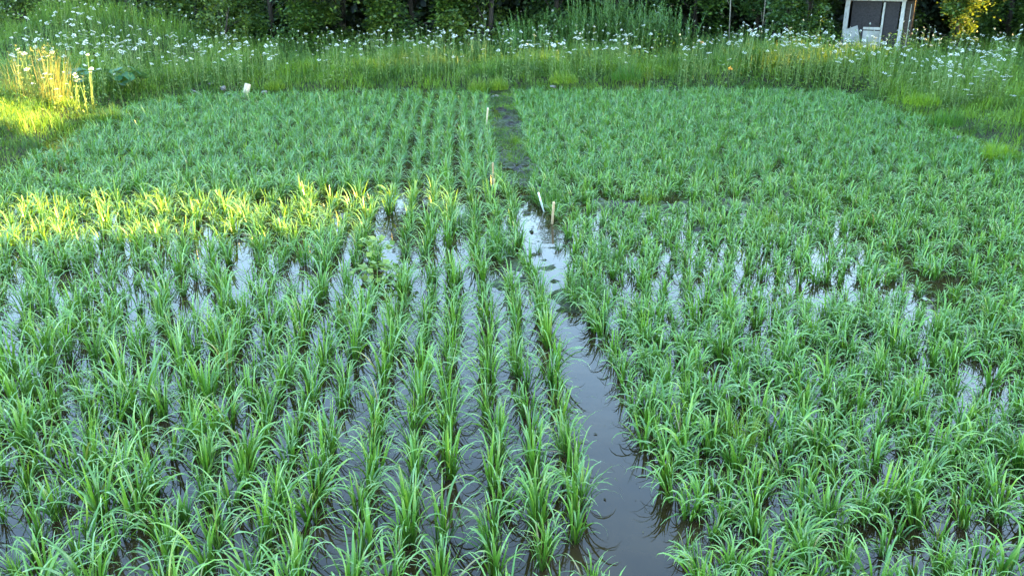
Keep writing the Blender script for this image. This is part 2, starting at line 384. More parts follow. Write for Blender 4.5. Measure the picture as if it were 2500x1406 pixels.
def kept(px, py):
    for cx, cy, rx, ry, p in GAPS:
        if ((px-cx)/rx)**2+((py-cy)/ry)**2 < 1 and random.random() < p: return False
    return True
ORD = ['front', 'second', 'third', 'fourth', 'fifth', 'sixth', 'seventh', 'eighth', 'ninth', 'tenth', 'eleventh', 'twelfth', 'thirteenth',
       'fourteenth', 'fifteenth', 'sixteenth', 'seventeenth', 'eighteenth', 'nineteenth', 'twentieth']
hills = []      # side, row, order in the row, x, y, z-rotation, scale
def plant(side):
    sp_u = .215 if side == 'left' else .155
    for row in range(60):
        v = 2.6; k = 0
        wob = random.uniform(-.02, .02)
        while v < 19:
            edge = float(left_u(v)) if side == 'left' else float(right_u(v))
            base = edge - row*sp_u if side == 'left' else edge + row*sp_u
            # rows stay straight: follow the edge only close to it
            ref = float(left_u(9)) if side == 'left' else float(right_u(9))
            follow = math.exp(-row/5.0) if side == 'left' else math.exp(-row/8.0)
            mean = ref - row*sp_u if side == 'left' else ref + row*sp_u
            base = base*follow + mean*(1-follow)
            ju = (.02 if row < 9 else .045) if side == 'left' else .05
            if side == 'right' and v > 9.8: ju = .08
            u = base + wob + random.gauss(0, ju)
            if side == 'left': u = min(u, edge+.03)
            else: u = max(u, edge-.03)
            x, y = to_xy(u, v)
            step = (.155 if row < 9 else .14) if side == 'left' else .128
            if v > 10: step *= .74
            v += step*random.uniform(.75, 1.3)
            if float(sdist(np.array(x), np.array(y))) > -.12 or y < 2.3: continue
            px, py, zc = proj(x, y, .15)
            if abs(x) > .60*(y)+1.6: continue
            if y < 7.2 and random.random() < .06: continue
            if not kept(float(proj(x, y, 0)[0]), float(proj(x, y, 0)[1])): continue
            k += 1
            hills.append((side, row, k, x, y, random.random()*6.283, random.choice([random.uniform(.62, .9), random.uniform(.85, 1.25), random.uniform(.9, 1.2)])))
plant('left'); plant('right')
def in_frame(h):
    px, py, _ = proj(h[3], h[4], .05); px2, py2, _ = proj(h[3], h[4], .28)
    return -40 < px < 2540 and py2 < 1406
vis = [i for i, h in enumerate(hills) if in_frame(h)]
vis.sort(key=lambda i: hills[i][4]-hills[i][6]*.3)
SINGLE = set(vis[:300])
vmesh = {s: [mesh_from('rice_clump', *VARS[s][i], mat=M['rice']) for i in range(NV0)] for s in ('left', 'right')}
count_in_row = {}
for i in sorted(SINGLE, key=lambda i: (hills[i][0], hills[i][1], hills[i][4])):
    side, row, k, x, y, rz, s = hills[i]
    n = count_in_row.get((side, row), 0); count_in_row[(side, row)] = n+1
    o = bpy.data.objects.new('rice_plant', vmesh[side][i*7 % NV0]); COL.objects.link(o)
    o.location = (x, y, 0); o.rotation_euler = (random.gauss(0, .09), random.gauss(0, .09), rz); o.scale = (s, s, s*random.uniform(.9, 1.1))
    rown = 'row beside the channel' if row == 0 else f'{ORD[min(row,19)]} row from the channel'
    look = ('small' if s < .88 else 'tall' if s > 1.08 else 'arching') if side == 'left' else ('small' if s < .88 else 'broad' if s > 1.08 else 'drooping')
    tag(o, f'{look} rice clump, {ORD[min(n,19)]} in the {rown}, on its {side} side', 'rice plant', 'rice clumps nearest the camera')
rest = []
for i, (side, row, k, x, y, rz, s) in enumerate(hills):
    if i in SINGLE: continue
    key = side + ('' if y < 6.2 else '_mid' if y < 10.4 else '_far')
    V, Fq, A = VARS[key][random.randrange(NV)]
    zs = s*random.uniform(.85, 1.15); c, sn = math.cos(rz)*s, math.sin(rz)*s
    z0 = 0.02 if y > 10.5 else 0
    W = np.stack([V[:, 0]*c-V[:, 1]*sn+x, V[:, 0]*sn+V[:, 1]*c+y, V[:, 2]*zs+z0], 1)
    rest.append((W, Fq, {'tint': np.clip(A['tint']*.8+random.gauss(.1, .07), 0, 1), 'along': A['along']}))
near = [r for r in rest if r[0][:, 1].mean() < 10.4]; far = [r for r in rest if r[0][:, 1].mean() >= 10.4]
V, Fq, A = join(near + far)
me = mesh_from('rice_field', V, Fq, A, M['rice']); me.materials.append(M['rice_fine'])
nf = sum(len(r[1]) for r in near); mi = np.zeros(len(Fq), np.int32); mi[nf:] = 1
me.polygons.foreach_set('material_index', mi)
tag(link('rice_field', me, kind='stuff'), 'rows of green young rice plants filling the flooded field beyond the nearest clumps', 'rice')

# ------------------------------------------------------------------ weeds in the field
def tussock(px, py, n, H, rad, mat, label, droop=1.0, name='grass_tussock', W=.005, cat='grass tuft', group=None, z=0., tilt=.3):
    x, y = at(px, py, z)
    az = rng.random(n)*6.283; r = rad*np.sqrt(rng.random(n))
    P = np.stack([np.cos(az)*r, np.sin(az)*r, np.full(n, -.03)], 1)
    hf = (1.15-.75*(r/rad)**2)*(.7+.6*noise(P[:, 0]*9+px, P[:, 1]*9+py, 5))
    b = blades(P, az+rng.normal(0, .9, n), np.abs(rng.normal(tilt*.6, tilt*.6, n)), droop*rng.random(n), H*hf*(.45+.7*rng.random(n)), W*(.7+.6*rng.random(n)), 4)
    o = link(name, mesh_from(name, *b, mat=mat), loc=(x, y, z)); return tag(o, label, cat, group)
G = 'grass tufts growing among the rice'
tussock(1215, 620, 260, .30, .16, M['tussock'], 'wide dark green grass tuft left of the channel behind the muddy gap', group=G)
tussock(1120, 560, 200, .30, .15, M['tussock'], 'dark green grass tuft among rice behind the yellow leafy plant', group=G)
tussock(1430, 735, 300, .28, .18, M['tussock'], 'dense dark green grass tuft at the bend of the channel right bank', group=G)
tussock(1465, 650, 200, .26, .16, M['tussock'], 'grass tuft just behind the dense one at the channel bend', group=G)
tussock(1352, 504, 200, .30, .13, M['tussock'], 'tall grass tuft directly behind the leaning white stake', group=G)
tussock(1312, 490, 130, .26, .12, M['tussock'], 'grass tuft left of the leaning white stake at the mud edge', group=G)
tussock(2480, 1130, 420, .22, .20, M['tussock'], 'low dark green grass mat at the far right among drooping rice', group=G)
tussock(1810, 1100, 160, .30, .10, M['lime'], 'bright lime green grass tuft in the middle of the right paddy', group=G)
tussock(1870, 560, 240, .22, .22, M['short'], 'low yellow green grass patch behind the muddy gap on the right', group=G)
tussock(1585, 500, 160, .22, .12, M['lime'], 'lime green grass tuft standing in the muddy gap of right paddy', group=G)
tussock(2010, 490, 240, .20, .22, M['short'], 'pale low grass patch right of the muddy gap', group=G)
tussock(2130, 480, 300, .26, .22, M['tussock'], 'dark green grass patch behind the pale one in right paddy', group=G)
tussock(2060, 790, 160, .26, .10, M['tussock'], 'small dark grass tuft beside the open puddle on the right', group=G)
tussock(1260, 350, 200, .18, .14, M['short'], 'short bright grass tuft on mud beside the far channel', group=G)
tussock(1315, 615, 40, .13, .03, M['tussock'], 'tiny grass sprig standing in the bright open water', group=G)
tussock(1362, 610, 40, .14, .03, M['tussock'], 'tiny grass sprig in water right of the sprig in mid channel', group=G)
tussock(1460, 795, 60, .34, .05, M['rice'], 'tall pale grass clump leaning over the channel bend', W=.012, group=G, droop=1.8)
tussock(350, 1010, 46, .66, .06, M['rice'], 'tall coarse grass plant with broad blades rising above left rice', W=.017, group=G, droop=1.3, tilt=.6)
tussock(800, 320, 160, .28, .10, M['tussock'], 'dark grass tuft far back in the left paddy', group=G)
tussock(1075, 300, 120, .26, .08, M['tussock'], 'small dark grass tuft among the far rows left of the channel', group=G)
tussock(1280, 530, 40, .07, .08, M['short'], 'low olive grass on the mud bump at the edge of bright water', group=G)

def leafy(px, py, n, H, label, mat, size=.07, spread=.12, name='leafy_plant', z=0., group=None, flat=.6, elong=1.3):
    x, y = at(px, py, z); root = empty(name, (x, y, z), label, 'plant', group)
    st, lf = [], []
    for k in range(max(3, n//7)):
        a = random.random()*6.283; h = H*random.uniform(.5, 1); d = spread*random.uniform(.3, 1)
        e = np.array([math.cos(a)*d, math.sin(a)*d, h])
        st.append(tube([(0, 0, -.04), e*(.5, .5, .6), e], [.006, .005, .003], 5))
        lf.append(e+rng.normal(0, 1, (8, 3))*np.array([.05, .05, .04]))
    link('stem', mesh_from('stem', *join(st), mat=M['stem']), root)
    P = np.concatenate(lf)
    link('foliage', mesh_from('foliage', *leaves(P, np.full(len(P), size), elong, flat), mat=mat, smooth=False), root)
    return root
leafy(905, 645, 40, .22, 'yellow green broadleaf plant standing upright in the left paddy', M['broad'])
leafy(945, 690, 60, .15, 'low spreading broadleaf plant with yellowing leaves beside the open water', M['broad'], spread=.2)
leafy(890, 685, 30, .12, 'small yellow broadleaf seedling left of the spreading plant', M['broad'], spread=.1)

# ------------------------------------------------------------------ stakes, post, stones, twigs
from mathutils import Matrix, Vector
import bmesh
def stake(p0, p1, D, wd, th, mat, label, name, round_=False, cut=0, z0=0., point=False):
    """a flat or round stake whose foot shows at pixel p0 and whose top shows at p1"""
    x0, y0 = at(*p0, z0); X1 = atD(p1[0], p1[1], y0 + D)
    a = Vector((x0, y0, z0)); b = Vector(X1); d = (b-a); Lm = d.length; d.normalize()
    a2 = a - d*.12; Lm += .12
    bm = bmesh.new()
    if round_:
        bmesh.ops.create_cone(bm, cap_ends=True, segments=14, radius1=wd/2, radius2=wd/2*.96, depth=Lm)
    else:
        bmesh.ops.create_cube(bm, size=1, matrix=Matrix.Diagonal((wd, th, Lm, 1)))
        bmesh.ops.bevel(bm, geom=bm.edges[:], offset=min(wd, th)*.15, segments=1, affect='EDGES')
    if cut:
        for v in bm.verts:
            if v.co.z > 0: v.co.z += v.co.x*cut
    if point:
        bmesh.ops.subdivide_edges(bm, edges=bm.edges[:], cuts=2)
        for v in bm.verts:
            if v.co.z < -Lm/2+.14: v.co.x *= .35
    me = bpy.data.meshes.new(name); bm.to_mesh(me); bm.free(); me.materials.append(mat)
    for p in me.polygons: p.use_smooth = round_
    q = d.to_track_quat('Z', 'Y')
    o = link(name, me, loc=(a2+d*(Lm/2))); o.rotation_mode = 'QUATERNION'; o.rotation_quaternion = q
    return tag(o, label, 'post' if 'post' in name else 'stake')
stake((1328, 517), (1314, 470), .02, .032, .012, M['plastic'], 'white plastic marker stake leaning left at the channel edge', 'marker_stake', point=True)
stake((1348, 546), (1352, 494), .0, .036, .024, M['wood'], 'bare orange brown wooden stake standing in bright open water', 'wooden_stake', cut=.3)
stake((1186, 321), (1191, 265), .0, .040, .026, M['cutwood'], 'thin pale wooden stake beside the far end of the channel', 'wooden_stake', cut=.5)
stake((1204, 458), (1203, 397), .0, .026, .02, M['wood'], 'slim brown wooden stake half hidden by rice left of the channel', 'wooden_stake')
stake((1209, 478), (1206, 437), .0, .030, .02, M['wood'], 'short weathered stake in front of the slim brown one', 'wooden_stake')
stake((598, 238), (605, 206), .0, .125, .125, M['cutwood'], 'short thick pale wooden post leaning right behind the left paddy', 'wooden_post', round_=True, z0=.0)
stake((378, 118), (367, 84), .15, .06, .05, M['cutwood'], 'split pale broken stump in the meadow on the left', 'broken_post', cut=1.5, z0=.45)

def stone(px, py, s, label, z=.0, mat=None, name='stone', grp='stones lying on the field banks'):
    x, y = at(px, py, z)
    bm = bmesh.new(); bmesh.ops.create_icosphere(bm, subdivisions=3, radius=1)
    ph = random.random()*9
    for v in bm.verts:
        c = v.co; k = 1 + .22*math.sin(c.x*3+ph)*math.cos(c.y*2.6+ph*2) + .15*math.sin(c.z*5+c.x*4+ph*3) + .05*math.sin(c.y*11+ph)
        v.co = Vector((c.x*k*s[0]*.7, c.y*k*s[1]*.7, c.z*k*s[2]*.6))
    o = bm_obj(name, bm, mat or M['stone']); o.location = (x, y, z); o.rotation_euler = (0, 0, ph)
    for p in o.data.polygons: p.use_smooth = True
    return tag(o, label, 'stone', grp)
stone(578, 240, (.13, .09, .10), 'pale rounded stone left of the thick wooden post', .05)
stone(545, 216, (.07, .06, .07), 'grey stone at the bank left of the thick wooden post', .16)
stone(560, 230, (.05, .05, .03), 'small pale pebble between the two stones by the post', .08)
stone(515, 205, (.08, .06, .04), 'flat grey stone highest on the bank by the twig', .2)
stone(1298, 567, (.055, .03, .03), 'dark stone poking out of the bright water in the channel', .0, mat=M['mud'])
stone(1350, 212, (.10, .06, .04), 'pale flat stone on the back bank', .15)
stone(1208, 236, (.12, .07, .05), 'flat grey stone at the far end of the channel', .06)
stone(2335, 338, (.12, .08, .05), 'flat grey stone on the right bank below a dark hollow', .06)
stone(1610, 222, (.09, .06, .04), 'grey stone at the back edge of the right paddy', .1)
stone(1765, 229, (.12, .06, .04), 'low pale stone at the back edge further right', .06)
stone(645, 226, (.10, .07, .06), 'grey stone right of the thick wooden post', .12)
stone(1572, 525, (.035, .03, .02), 'small pale stone in the muddy gap of the right paddy', .06)
def twig(pts, rad, label, mat='palebark', name='twig'):
    P = [(*at(px, py, z), z) for px, py, z in pts]
    o = link(name, mesh_from(name, *tube(P, rad, 6), mat=M[mat])); return tag(o, label, 'twig')
twig([(466, 220, .14), (478, 224, .12), (488, 229, .10), (497, 237, .06)], [.012, .012, .01, .006], 'bare pale twig lying on bare soil left of the stones')
twig([(586, 571, .015), (603, 573, .02), (622, 577, .012), (632, 580, .005)], [.012, .013, .01, .005], 'brown floating stick in the open water of the left paddy', 'wood', 'floating_stick')
twig([(1340, 1100, .008), (1366, 1103, .012), (1385, 1104, .006)], [.003, .004, .002], 'fallen yellow rice leaf floating in the near rows', 'wood', 'floating_straw')

# floating bits of leaf, algae and mud crumbs on the water
n = 9000; x = rng.uniform(-5.5, 6.5, n); y = rng.uniform(3, 10.2, n)
k = (noise(x*2.4, y*2.4, 81) > .55) & (rng.random(n) < .35+.65*(noise(x*7, y*7, 82) > .6)) & (sdist(x, y) < -.1); x, y = x[k], y[k]; n = len(x)
P = np.stack([x, y, np.full(n, .004)], 1); V, Fq, A = leaves(P, rng.uniform(.004, .016, n)*rng.choice([.6, 1, 1.6], n), 2.0, 6)
V[:, 2] = .003+.003*rng.random(len(V))
tag(link('floating_debris', mesh_from('floating_debris', V, Fq, A, M['debris'], smooth=False), kind='stuff'), 'crumbs of mud and dead leaf floating on the water between the plants', 'debris')

# ------------------------------------------------------------------ banks and meadow
def scatter(n, x0, x1, y0, y1, dens):
    x = rng.uniform(x0, x1, n); y = rng.uniform(y0, y1, n)
    k = rng.random(n) < dens(x, y); return x[k], y[k]
def inview(x, y, m=1.5): return np.abs(x) < .60*y+m
# short grass on the slope around the field
x, y = scatter(520000, -15, 15, 2, 20.5, lambda x, y: inview(x, y)*np.where((sdist(x, y) > -.22) & (sdist(x, y) < 2.6), .5+.5*(fbm(x*2.3, y*2.3, 60) > .40), 0.))
n = len(x); d = sdist(x, y); cl = fbm(x*3, y*3, 61)
H = (.10+.10*sstep(-.1, 1.6, d)+.05*rng.random(n))*(.25+2.4*np.clip(cl-.15, 0, 1)**1.3+.9*sstep(.6, .8, noise(x*2.1, y*2.1, 68)))
bl = blades(np.stack([x, y, ground_z(x, y)-.01], 1), rng.random(n)*6.283, np.abs(rng.normal(.25, .25, n)), rng.random(n)*1.2, H, .0065+.006*rng.random(n), 2,
            tint=np.clip(.5*rng.random(n)+.6*(fbm(x*1.4, y*1.4, 62)-.2)+.1*(rng.random(n) < .05), 0, 1))
tag(link('bank_grass', mesh_from('bank_grass', *bl, mat=M['short']), kind='stuff'), 'short bright green grass and moss covering the bank around the rice field', 'grass')
# tall meadow
x, y = scatter(420000, -19, 19, 9, 23.5, lambda x, y: inview(x, y, 2)*np.where(sdist(x, y) > .75, .3+.7*sstep(.35, .55, fbm(x*1.6, y*1.6, 63)), 0.)*np.where(y > 21.5, .5, 1))
n = len(x); d = sdist(x, y); cl = fbm(x*1.3, y*1.3, 64)
H = (.16+.22*sstep(.8, 2.2, d))*(.12+1.6*cl)*(.6+.8*rng.random(n))
bl = blades(np.stack([x, y, ground_z(x, y)-.01], 1), rng.random(n)*6.283, np.abs(rng.normal(.12, .24, n)), rng.random(n)*1.3, H, .006+.006*rng.random(n), 3,
            tint=np.clip(.6*rng.random(n)+.9*(fbm(x*1.1, y*1.1, 65)-.42)+.35*(rng.random(n) < .04), 0, 1))
tag(link('meadow_grass', mesh_from('meadow_grass', *bl, mat=M['grass']), kind='stuff'), 'tall green meadow grass and weed stems behind the rice field', 'grass')
# low leafy ground cover
x, y = scatter(330000, -17, 17, 6, 22, lambda x, y: inview(x, y)*np.where(sdist(x, y) > -.08, .15+.85*sstep(.42, .56, fbm(x*1.5, y*1.5, 66)), 0.)*np.where(sdist(x, y) < 1.6, 1, .8))
P = np.stack([x, y, ground_z(x, y)+rng.random(len(x))**1.3*(.08+.42*sstep(.3, 2.0, sdist(x, y)))*(.2+1.5*noise(x*1.8, y*1.8, 69))], 1)
tag(link('ground_cover', mesh_from('ground_cover', *leaves(P, rng.uniform(.025, .06, len(P)), 2.2, .3, np.clip(.75*fbm(P[:, 0]*1.2, P[:, 1]*1.2, 70)+.3*rng.random(len(P))-.1, 0, .95)), mat=M['grass'], smooth=False), kind='stuff'), 'small leafy weeds covering the bank between the grasses', 'weeds')
# short grass in the far channel
x, y = scatter(42000, -1.2, 1.2, 10, 17.6, lambda x, y: (lambda u, v: ((u > left_u(v)) & (u < right_u(v)))*sstep(.46, .62, fbm(x*2.6, y*2.6, 67)))(*to_uv(x, y)))
n = len(x)
bl = blades(np.stack([x, y, mud_z(x, y)], 1), rng.random(n)*6.283, np.abs(rng.normal(.4, .3, n)), rng.random(n), .03+.05*rng.random(n), .004+.004*rng.random(n), 2, tint=.05+.45*rng.random(n))
tag(link('channel_moss', mesh_from('channel_moss', *bl, mat=M['short']), kind='stuff'), 'thin olive grass sprouting on the wet mud of the far channel', 'grass')

# clumps on the bank that stand out
G2 = 'weed clumps on the banks'
for px, py, z, Hh, rad, mt, lb in [
    (1170, 222, .10, .30, .22, 'lime', 'bright yellow green weed clump behind the far end of the channel'),
    (1215, 215, .15, .24, .20, 'lime', 'second bright yellow weed clump just right of the first behind the channel'),
    (1375, 198, .25, .24, .30, 'lime', 'low lime green mound of weeds on the back bank'),
    (670, 215, .15, .24, .20, 'lime', 'rounded lime green tuft right of the thick wooden post'),
    (2310, 300, .15, .26, .26, 'tussock', 'dark green tuft above the hollow on the right bank'),
    (2250, 250, .28, .22, .3, 'short', 'soft olive tuft on the right bank'),
    (1530, 190, .28, .30, .3, 'tussock', 'dark green weed clump in the middle of the back bank'),
    (260, 290, .12, .20, .25, 'short', 'bright green tuft at the corner of the left paddy'),
    (2440, 380, .10, .24, .25, 'short', 'yellow green tuft on the right bank near the frame edge')]:
    tussock(px, py, 420, Hh, rad, M[mt], lb, name='weed_clump', cat='weed', group=G2, z=z, W=.007)
# sunlit tall grass at the left
def straw(px, py, z, n, H, rad, label):
    x, y = at(px, py, z); az = rng.random(n)*6.283; r = rad*np.sqrt(rng.random(n))
    P = np.stack([np.cos(az)*r*1.6, np.sin(az)*r, np.full(n, -.02)], 1)
    b = blades(P, az, np.abs(rng.normal(.10, .14, n)), rng.random(n)*.7, H*(.35+.7*rng.random(n)), .005+.004*rng.random(n), 4)
    m = n//5; k = rng.integers(0, n, m); tipz = H*(.8+.25*rng.random(m))
    hp = np.repeat(P[k]+np.stack([rng.normal(0, .03, m), rng.normal(0, .03, m), tipz], 1), 6, 0) + rng.normal(0, 1, (m*6, 3))*np.array([.006, .006, .035])
    o = link('tall_grass_clump', mesh_from('tall_grass_clump', *join([b, leaves(hp, np.full(len(hp), .028), 2.5, 0)]), mat=M['straw']), loc=(x, y, z))
    tag(o, label, 'grass clump', 'tall straw grass clumps on the left')
straw(95, 245, .30, 170, .82, .28, 'golden sunlit clump of tall straw grass at the left bank')
straw(135, 240, .30, 90, .85, .18, 'narrow tall straw grass beside the golden sunlit clump')
straw(20, 235, .30, 60, .6, .22, 'short sunlit straw grass at the left edge of the meadow')
# broad squash-like leaves
def squash(px, py, z, n, label, rad=.35):
    x, y = at(px, py, z); root = empty('broad_leaf_plant', (x, y, z), label, 'plant', 'broad leafed plants at the left bank')
    st, V, Fq, A, off = [], [], [], {'tint': [], 'along': []}, 0
    for k in range(n):
        a = random.random()*6.283; d = rad*math.sqrt(random.random()); h = random.uniform(.12, .38); s = random.uniform(.06, .115)
        c = np.array([math.cos(a)*d*1.5, math.sin(a)*d, h]); st.append(tube([(c[0]*.5, c[1]*.5, -.05), c*(.8, .8, .7), c], [.007, .006, .005], 5))
        ph = np.arange(11)/10*2*math.pi*.93+a; rr = s*(1+.14*np.cos(5*ph)); tl = rng.normal(0, .35, 2)
        ring = np.stack([c[0]+rr*np.cos(ph), c[1]+rr*np.sin(ph), c[2]+.03+rr*(np.cos(ph)*tl[0]+np.sin(ph)*tl[1])], 1)
        vv = np.concatenate([[c], ring]); V.append(vv)
        for j in range(10): Fq.append((off, off+1+j, off+2+j))
        tn = random.random(); A['tint'] += [tn]*12; A['along'] += [0]+[.8]*11; off += 12
    link('stems', mesh_from('stems', *join(st), mat=M['stem']), root)
    link('leaves', mesh_from('leaves', np.concatenate(V), Fq, A, M['squash'], tri=True), root)
squash(235, 222, .2, 26, 'broad dark leaved vegetable plant left of centre on the left bank', .42)
squash(300, 222, .2, 14, 'smaller broad leaved plant to the right of the big one', .3)

# ------------------------------------------------------------------ wild carrot flowers
def umbel(rad, n, tilt):
    """flat white head: many small florets on a shallow dome"""
    a = rng.random(n)*6.283; r = rad*np.sqrt(rng.random(n)); r = np.where(rng.random(n) < .3, rad*(.85+.2*rng.random(n)), r)
    P = np.stack([np.cos(a)*r, np.sin(a)*r, .012*(1-(r/rad)**2)+rng.normal(0, .003, n)], 1)
    V, Fq, A = leaves(P, np.full(n, rad*.36), 1.0, 1.6)
    return V, Fq, A
def carrot(H, rad, lean):
    a = random.random()*6.283; top = np.array([math.cos(a)*lean, math.sin(a)*lean, H])
    mid = top*(.35, .35, .55)
    st = [tube([(0, 0, -.03), mid, top], [.0055, .0045, .003], 5)]
    for k in range(6):
        b = k/6*6.283; st.append(tube([top-(0, 0, .03), top+(math.cos(b)*rad*.7, math.sin(b)*rad*.7, .004)], [.0022, .0015], 4))
    if random.random() < .7:
        e = mid+(random.gauss(0, .08), random.gauss(0, .08), H*.3); st.append(tube([mid, e], [.003, .002], 4))
    s = join(st)
    # feathery leaves along the stem
    P = np.repeat(np.linspace(.1, .75, 16)[:, None], 3, 1)*top + rng.normal(0, .025, (16, 3))
    lf = leaves(P, np.full(16, .05), 3, .1)
    h = umbel(rad, 46, 0); V = h[0].copy()
    tx, ty = random.gauss(0, .22)-.0, random.gauss(-.12, .28)
    V[:, 2] += V[:, 0]*tx + V[:, 1]*ty*-1; V = V+top
    return join([s, lf]), (V, h[1], h[2])
CV = [carrot(random.uniform(.55, .95), random.uniform(.020, .042), random.uniform(.02, .13)) for _ in range(16)]
cm = [(mesh_from('stem', *a, mat=M['stem']), mesh_from('flower_head', *b, mat=M['umbel'], smooth=False)) for a, b in CV]
# (px, py of the head, spread x, spread y, how many)
FL = [(330, 92, 260, 14, 70), (360, 112, 260, 18, 50), (120, 92, 110, 20, 34), (50, 130, 60, 20, 14), (560, 112, 150, 14, 34), (620, 122, 130, 14, 26),
      (180, 20, 60, 12, 26), (230, 25, 60, 16, 14), (130, 35, 60, 12, 10), (240, 60, 40, 12, 6), (170, 185, 40, 22, 10), (210, 170, 40, 16, 8),
      (860, 95, 90, 16, 20), (1000, 85, 120, 18, 34), (1090, 95, 120, 20, 40), (1180, 62, 50, 20, 14), (1230, 95, 80, 20, 20), (900, 70, 60, 8, 5), (780, 110, 70, 16, 12),
      (1290, 98, 60, 14, 24), (1370, 112, 80, 16, 26), (1470, 98, 90, 14, 30), (1560, 100, 90, 22, 22), (1530, 130, 60, 12, 10), (1600, 15, 14, 6, 4), (1320, 45, 50, 22, 5),
      (1680, 110, 40, 16, 14), (1700, 138, 50, 14, 22), (1780, 90, 60, 14, 20), (1830, 75, 60, 10, 20), (1770, 155, 40, 10, 12), (1740, 165, 60, 8, 8),
      (1920, 85, 60, 12, 34), (1960, 100, 70, 16, 34), (2020, 110, 60, 16, 24), (2100, 100, 70, 14, 20), (2060, 135, 60, 16, 22), (2180, 120, 60, 20, 16),
      (2290, 150, 80, 20, 30), (2150, 170, 30, 14, 12), (2290, 95, 60, 14, 12), (2330, 120, 60, 18, 22), (2400, 115, 60, 20, 24), (2460, 105, 40, 20, 18),
      (2420, 150, 50, 20, 16), (2380, 200, 70, 24, 8), (2470, 240, 30, 24, 6), (2200, 195, 60, 12, 6), (2440, 190, 40, 16, 5), (2370, 230, 40, 16, 6), (2470, 282, 24, 10, 4), (2010, 170, 60, 8, 5), (300, 178, 70, 12, 8), (420, 150, 60, 12, 8), (90, 180, 50, 14, 8)]
flowers = []
for fx, fy, sx, sy, cnt in FL:
    for _ in range(cnt):
        px = fx + random.gauss(0, .5)*sx; py = fy + random.gauss(0, .5)*sy*2.2+6
        if py < 4: continue
        vi = random.randrange(16); s = random.uniform(.75, 1.15)
        # the head's height above the ground decides how far away the plant stands
        Hh = CV[vi][1][0][:, 2].mean()*s; best = None
        for D in np.arange(14.5, 21.8, .15):
            X = atD(px, py, D)
            g = float(ground_z(np.array(X[0]), np.array(D)))
            e = abs((X[2]-g)-Hh)
            if best is None or e < best[0]: best = (e, X, g)
        if best[0] > .22: Hh = best[1][2]-best[2]
        if Hh < .12 or float(sdist(np.array(best[1][0]), np.array(best[1][1]))) < .15: continue
        s2 = (best[1][2]-best[2])/(CV[vi][1][0][:, 2].mean())
        flowers.append((best[1][1], px, py, best[1][0], best[1][1], best[2], vi, s, min(max(s2, .2), 1.7)))
for _ in range(700):    # the small far ones and buds between them
    D = random.uniform(17.6, 21.2); x = random.uniform(-.58, .58)*D
    if float(sdist(np.array(x), np.array(D))) < 1.0: continue
    g = float(ground_z(np.array(x), np.array(D))); vi = random.randrange(16)
    px, py, _z = proj(x, D, g+.6)
    if not -10 < px < 2510: continue
    flowers.append((D+6, float(px), float(py), x, D, g, vi, random.uniform(.3, .62), random.uniform(.65, 1.0)))
flowers.sort(key=lambda f: f[0]/f[7])
GF = 'white wild carrot flowers in the meadow'
ZONES = [(110, 'at the far left edge of the meadow'), (330, 'in the crowded left part of the meadow'), (520, 'in the meadow above the thick wooden post'), (760, 'in the sparse meadow right of the post'),
         (1000, 'in the meadow left of the channel end'), (1240, 'in the meadow behind the channel end'), (1450, 'in the meadow just right of the channel end'), (1650, 'in front of the upright tall weeds'),
         (1850, 'on the rise left of the shed bush'), (2040, 'just left of the old shed'), (2215, 'in front of the old shed'), (2360, 'under the golden lit tree by the shed'), (9999, 'at the far right edge of the meadow')]
def place_str(px, py):
    z = next(t for lim, t in ZONES if px < lim)
    if px < 330 and py < 72: z = 'on the mound at the back left'
    if py > 165: z = 'low on the front slope, ' + z
    return z
for D, px, py, x, y, g, vi, s, sz in flowers[:300]:
    o = empty('wild_carrot', (x, y, g), f'{"broad" if s > .98 else "small"} white flower head {place_str(px, py)}'.replace('low on the front slope, ', 'low down '), 'flower', GF, random.random()*.8-.4)
    o.scale = (s, s, sz)
    a = bpy.data.objects.new('stem', cm[vi][0]); COL.objects.link(a); a.parent = o
    b = bpy.data.objects.new('flower_head', cm[vi][1]); COL.objects.link(b); b.parent = o
pa, pb = [], []
for D, px, py, x, y, g, vi, s, sz in flowers[300:]:
    for dst, (V, Fq, A) in ((pa, CV[vi][0]), (pb, CV[vi][1])):
        dst.append((V*np.array([s, s, sz])+np.array([x, y, g]), Fq, A))
if pa:
    Va, Fa, Aa = join(pa); Vb, Fb, Ab = join(pb); V, Fq, A = join([(Va, Fa, Aa), (Vb, Fb, Ab)])
    me = mesh_from('wild_carrot_flowers', V, Fq, A, M['stem'], smooth=False); me.materials.append(M['umbel'])
    mi = np.zeros(len(Fq), np.int32); mi[len(Fa):] = 1; me.polygons.foreach_set('material_index', mi)
    tag(link('wild_carrot_flowers', me, kind='stuff'), 'many small white flower heads scattered far back through the meadow', 'flowers')
for px, py, D, lb in [(1712, 103, 19.5, 'small orange flower left of the dark hollow under trees'), (1780, 168, 17.6, 'small orange flower low in front of the rise')]:
    x, y, z = atD(px, py, D); g = float(ground_z(np.array(x), np.array(y)))
    o = empty('orange_flower', (x, y, g), lb, 'flower'); hh = max(z-g, .15)
    link('stem', mesh_from('stem', *tube([(0, 0, -.02), (.01, 0, hh*.6), (0, 0, hh)], [.004, .003, .003], 5), mat=M['stem']), o)
    P = np.array([(0, 0, hh)]*9)+rng.normal(0, .012, (9, 3))
    link('petals', mesh_from('petals', *leaves(P, np.full(9, .05), 1.3, .6), mat=M['orange'], smooth=False), o)

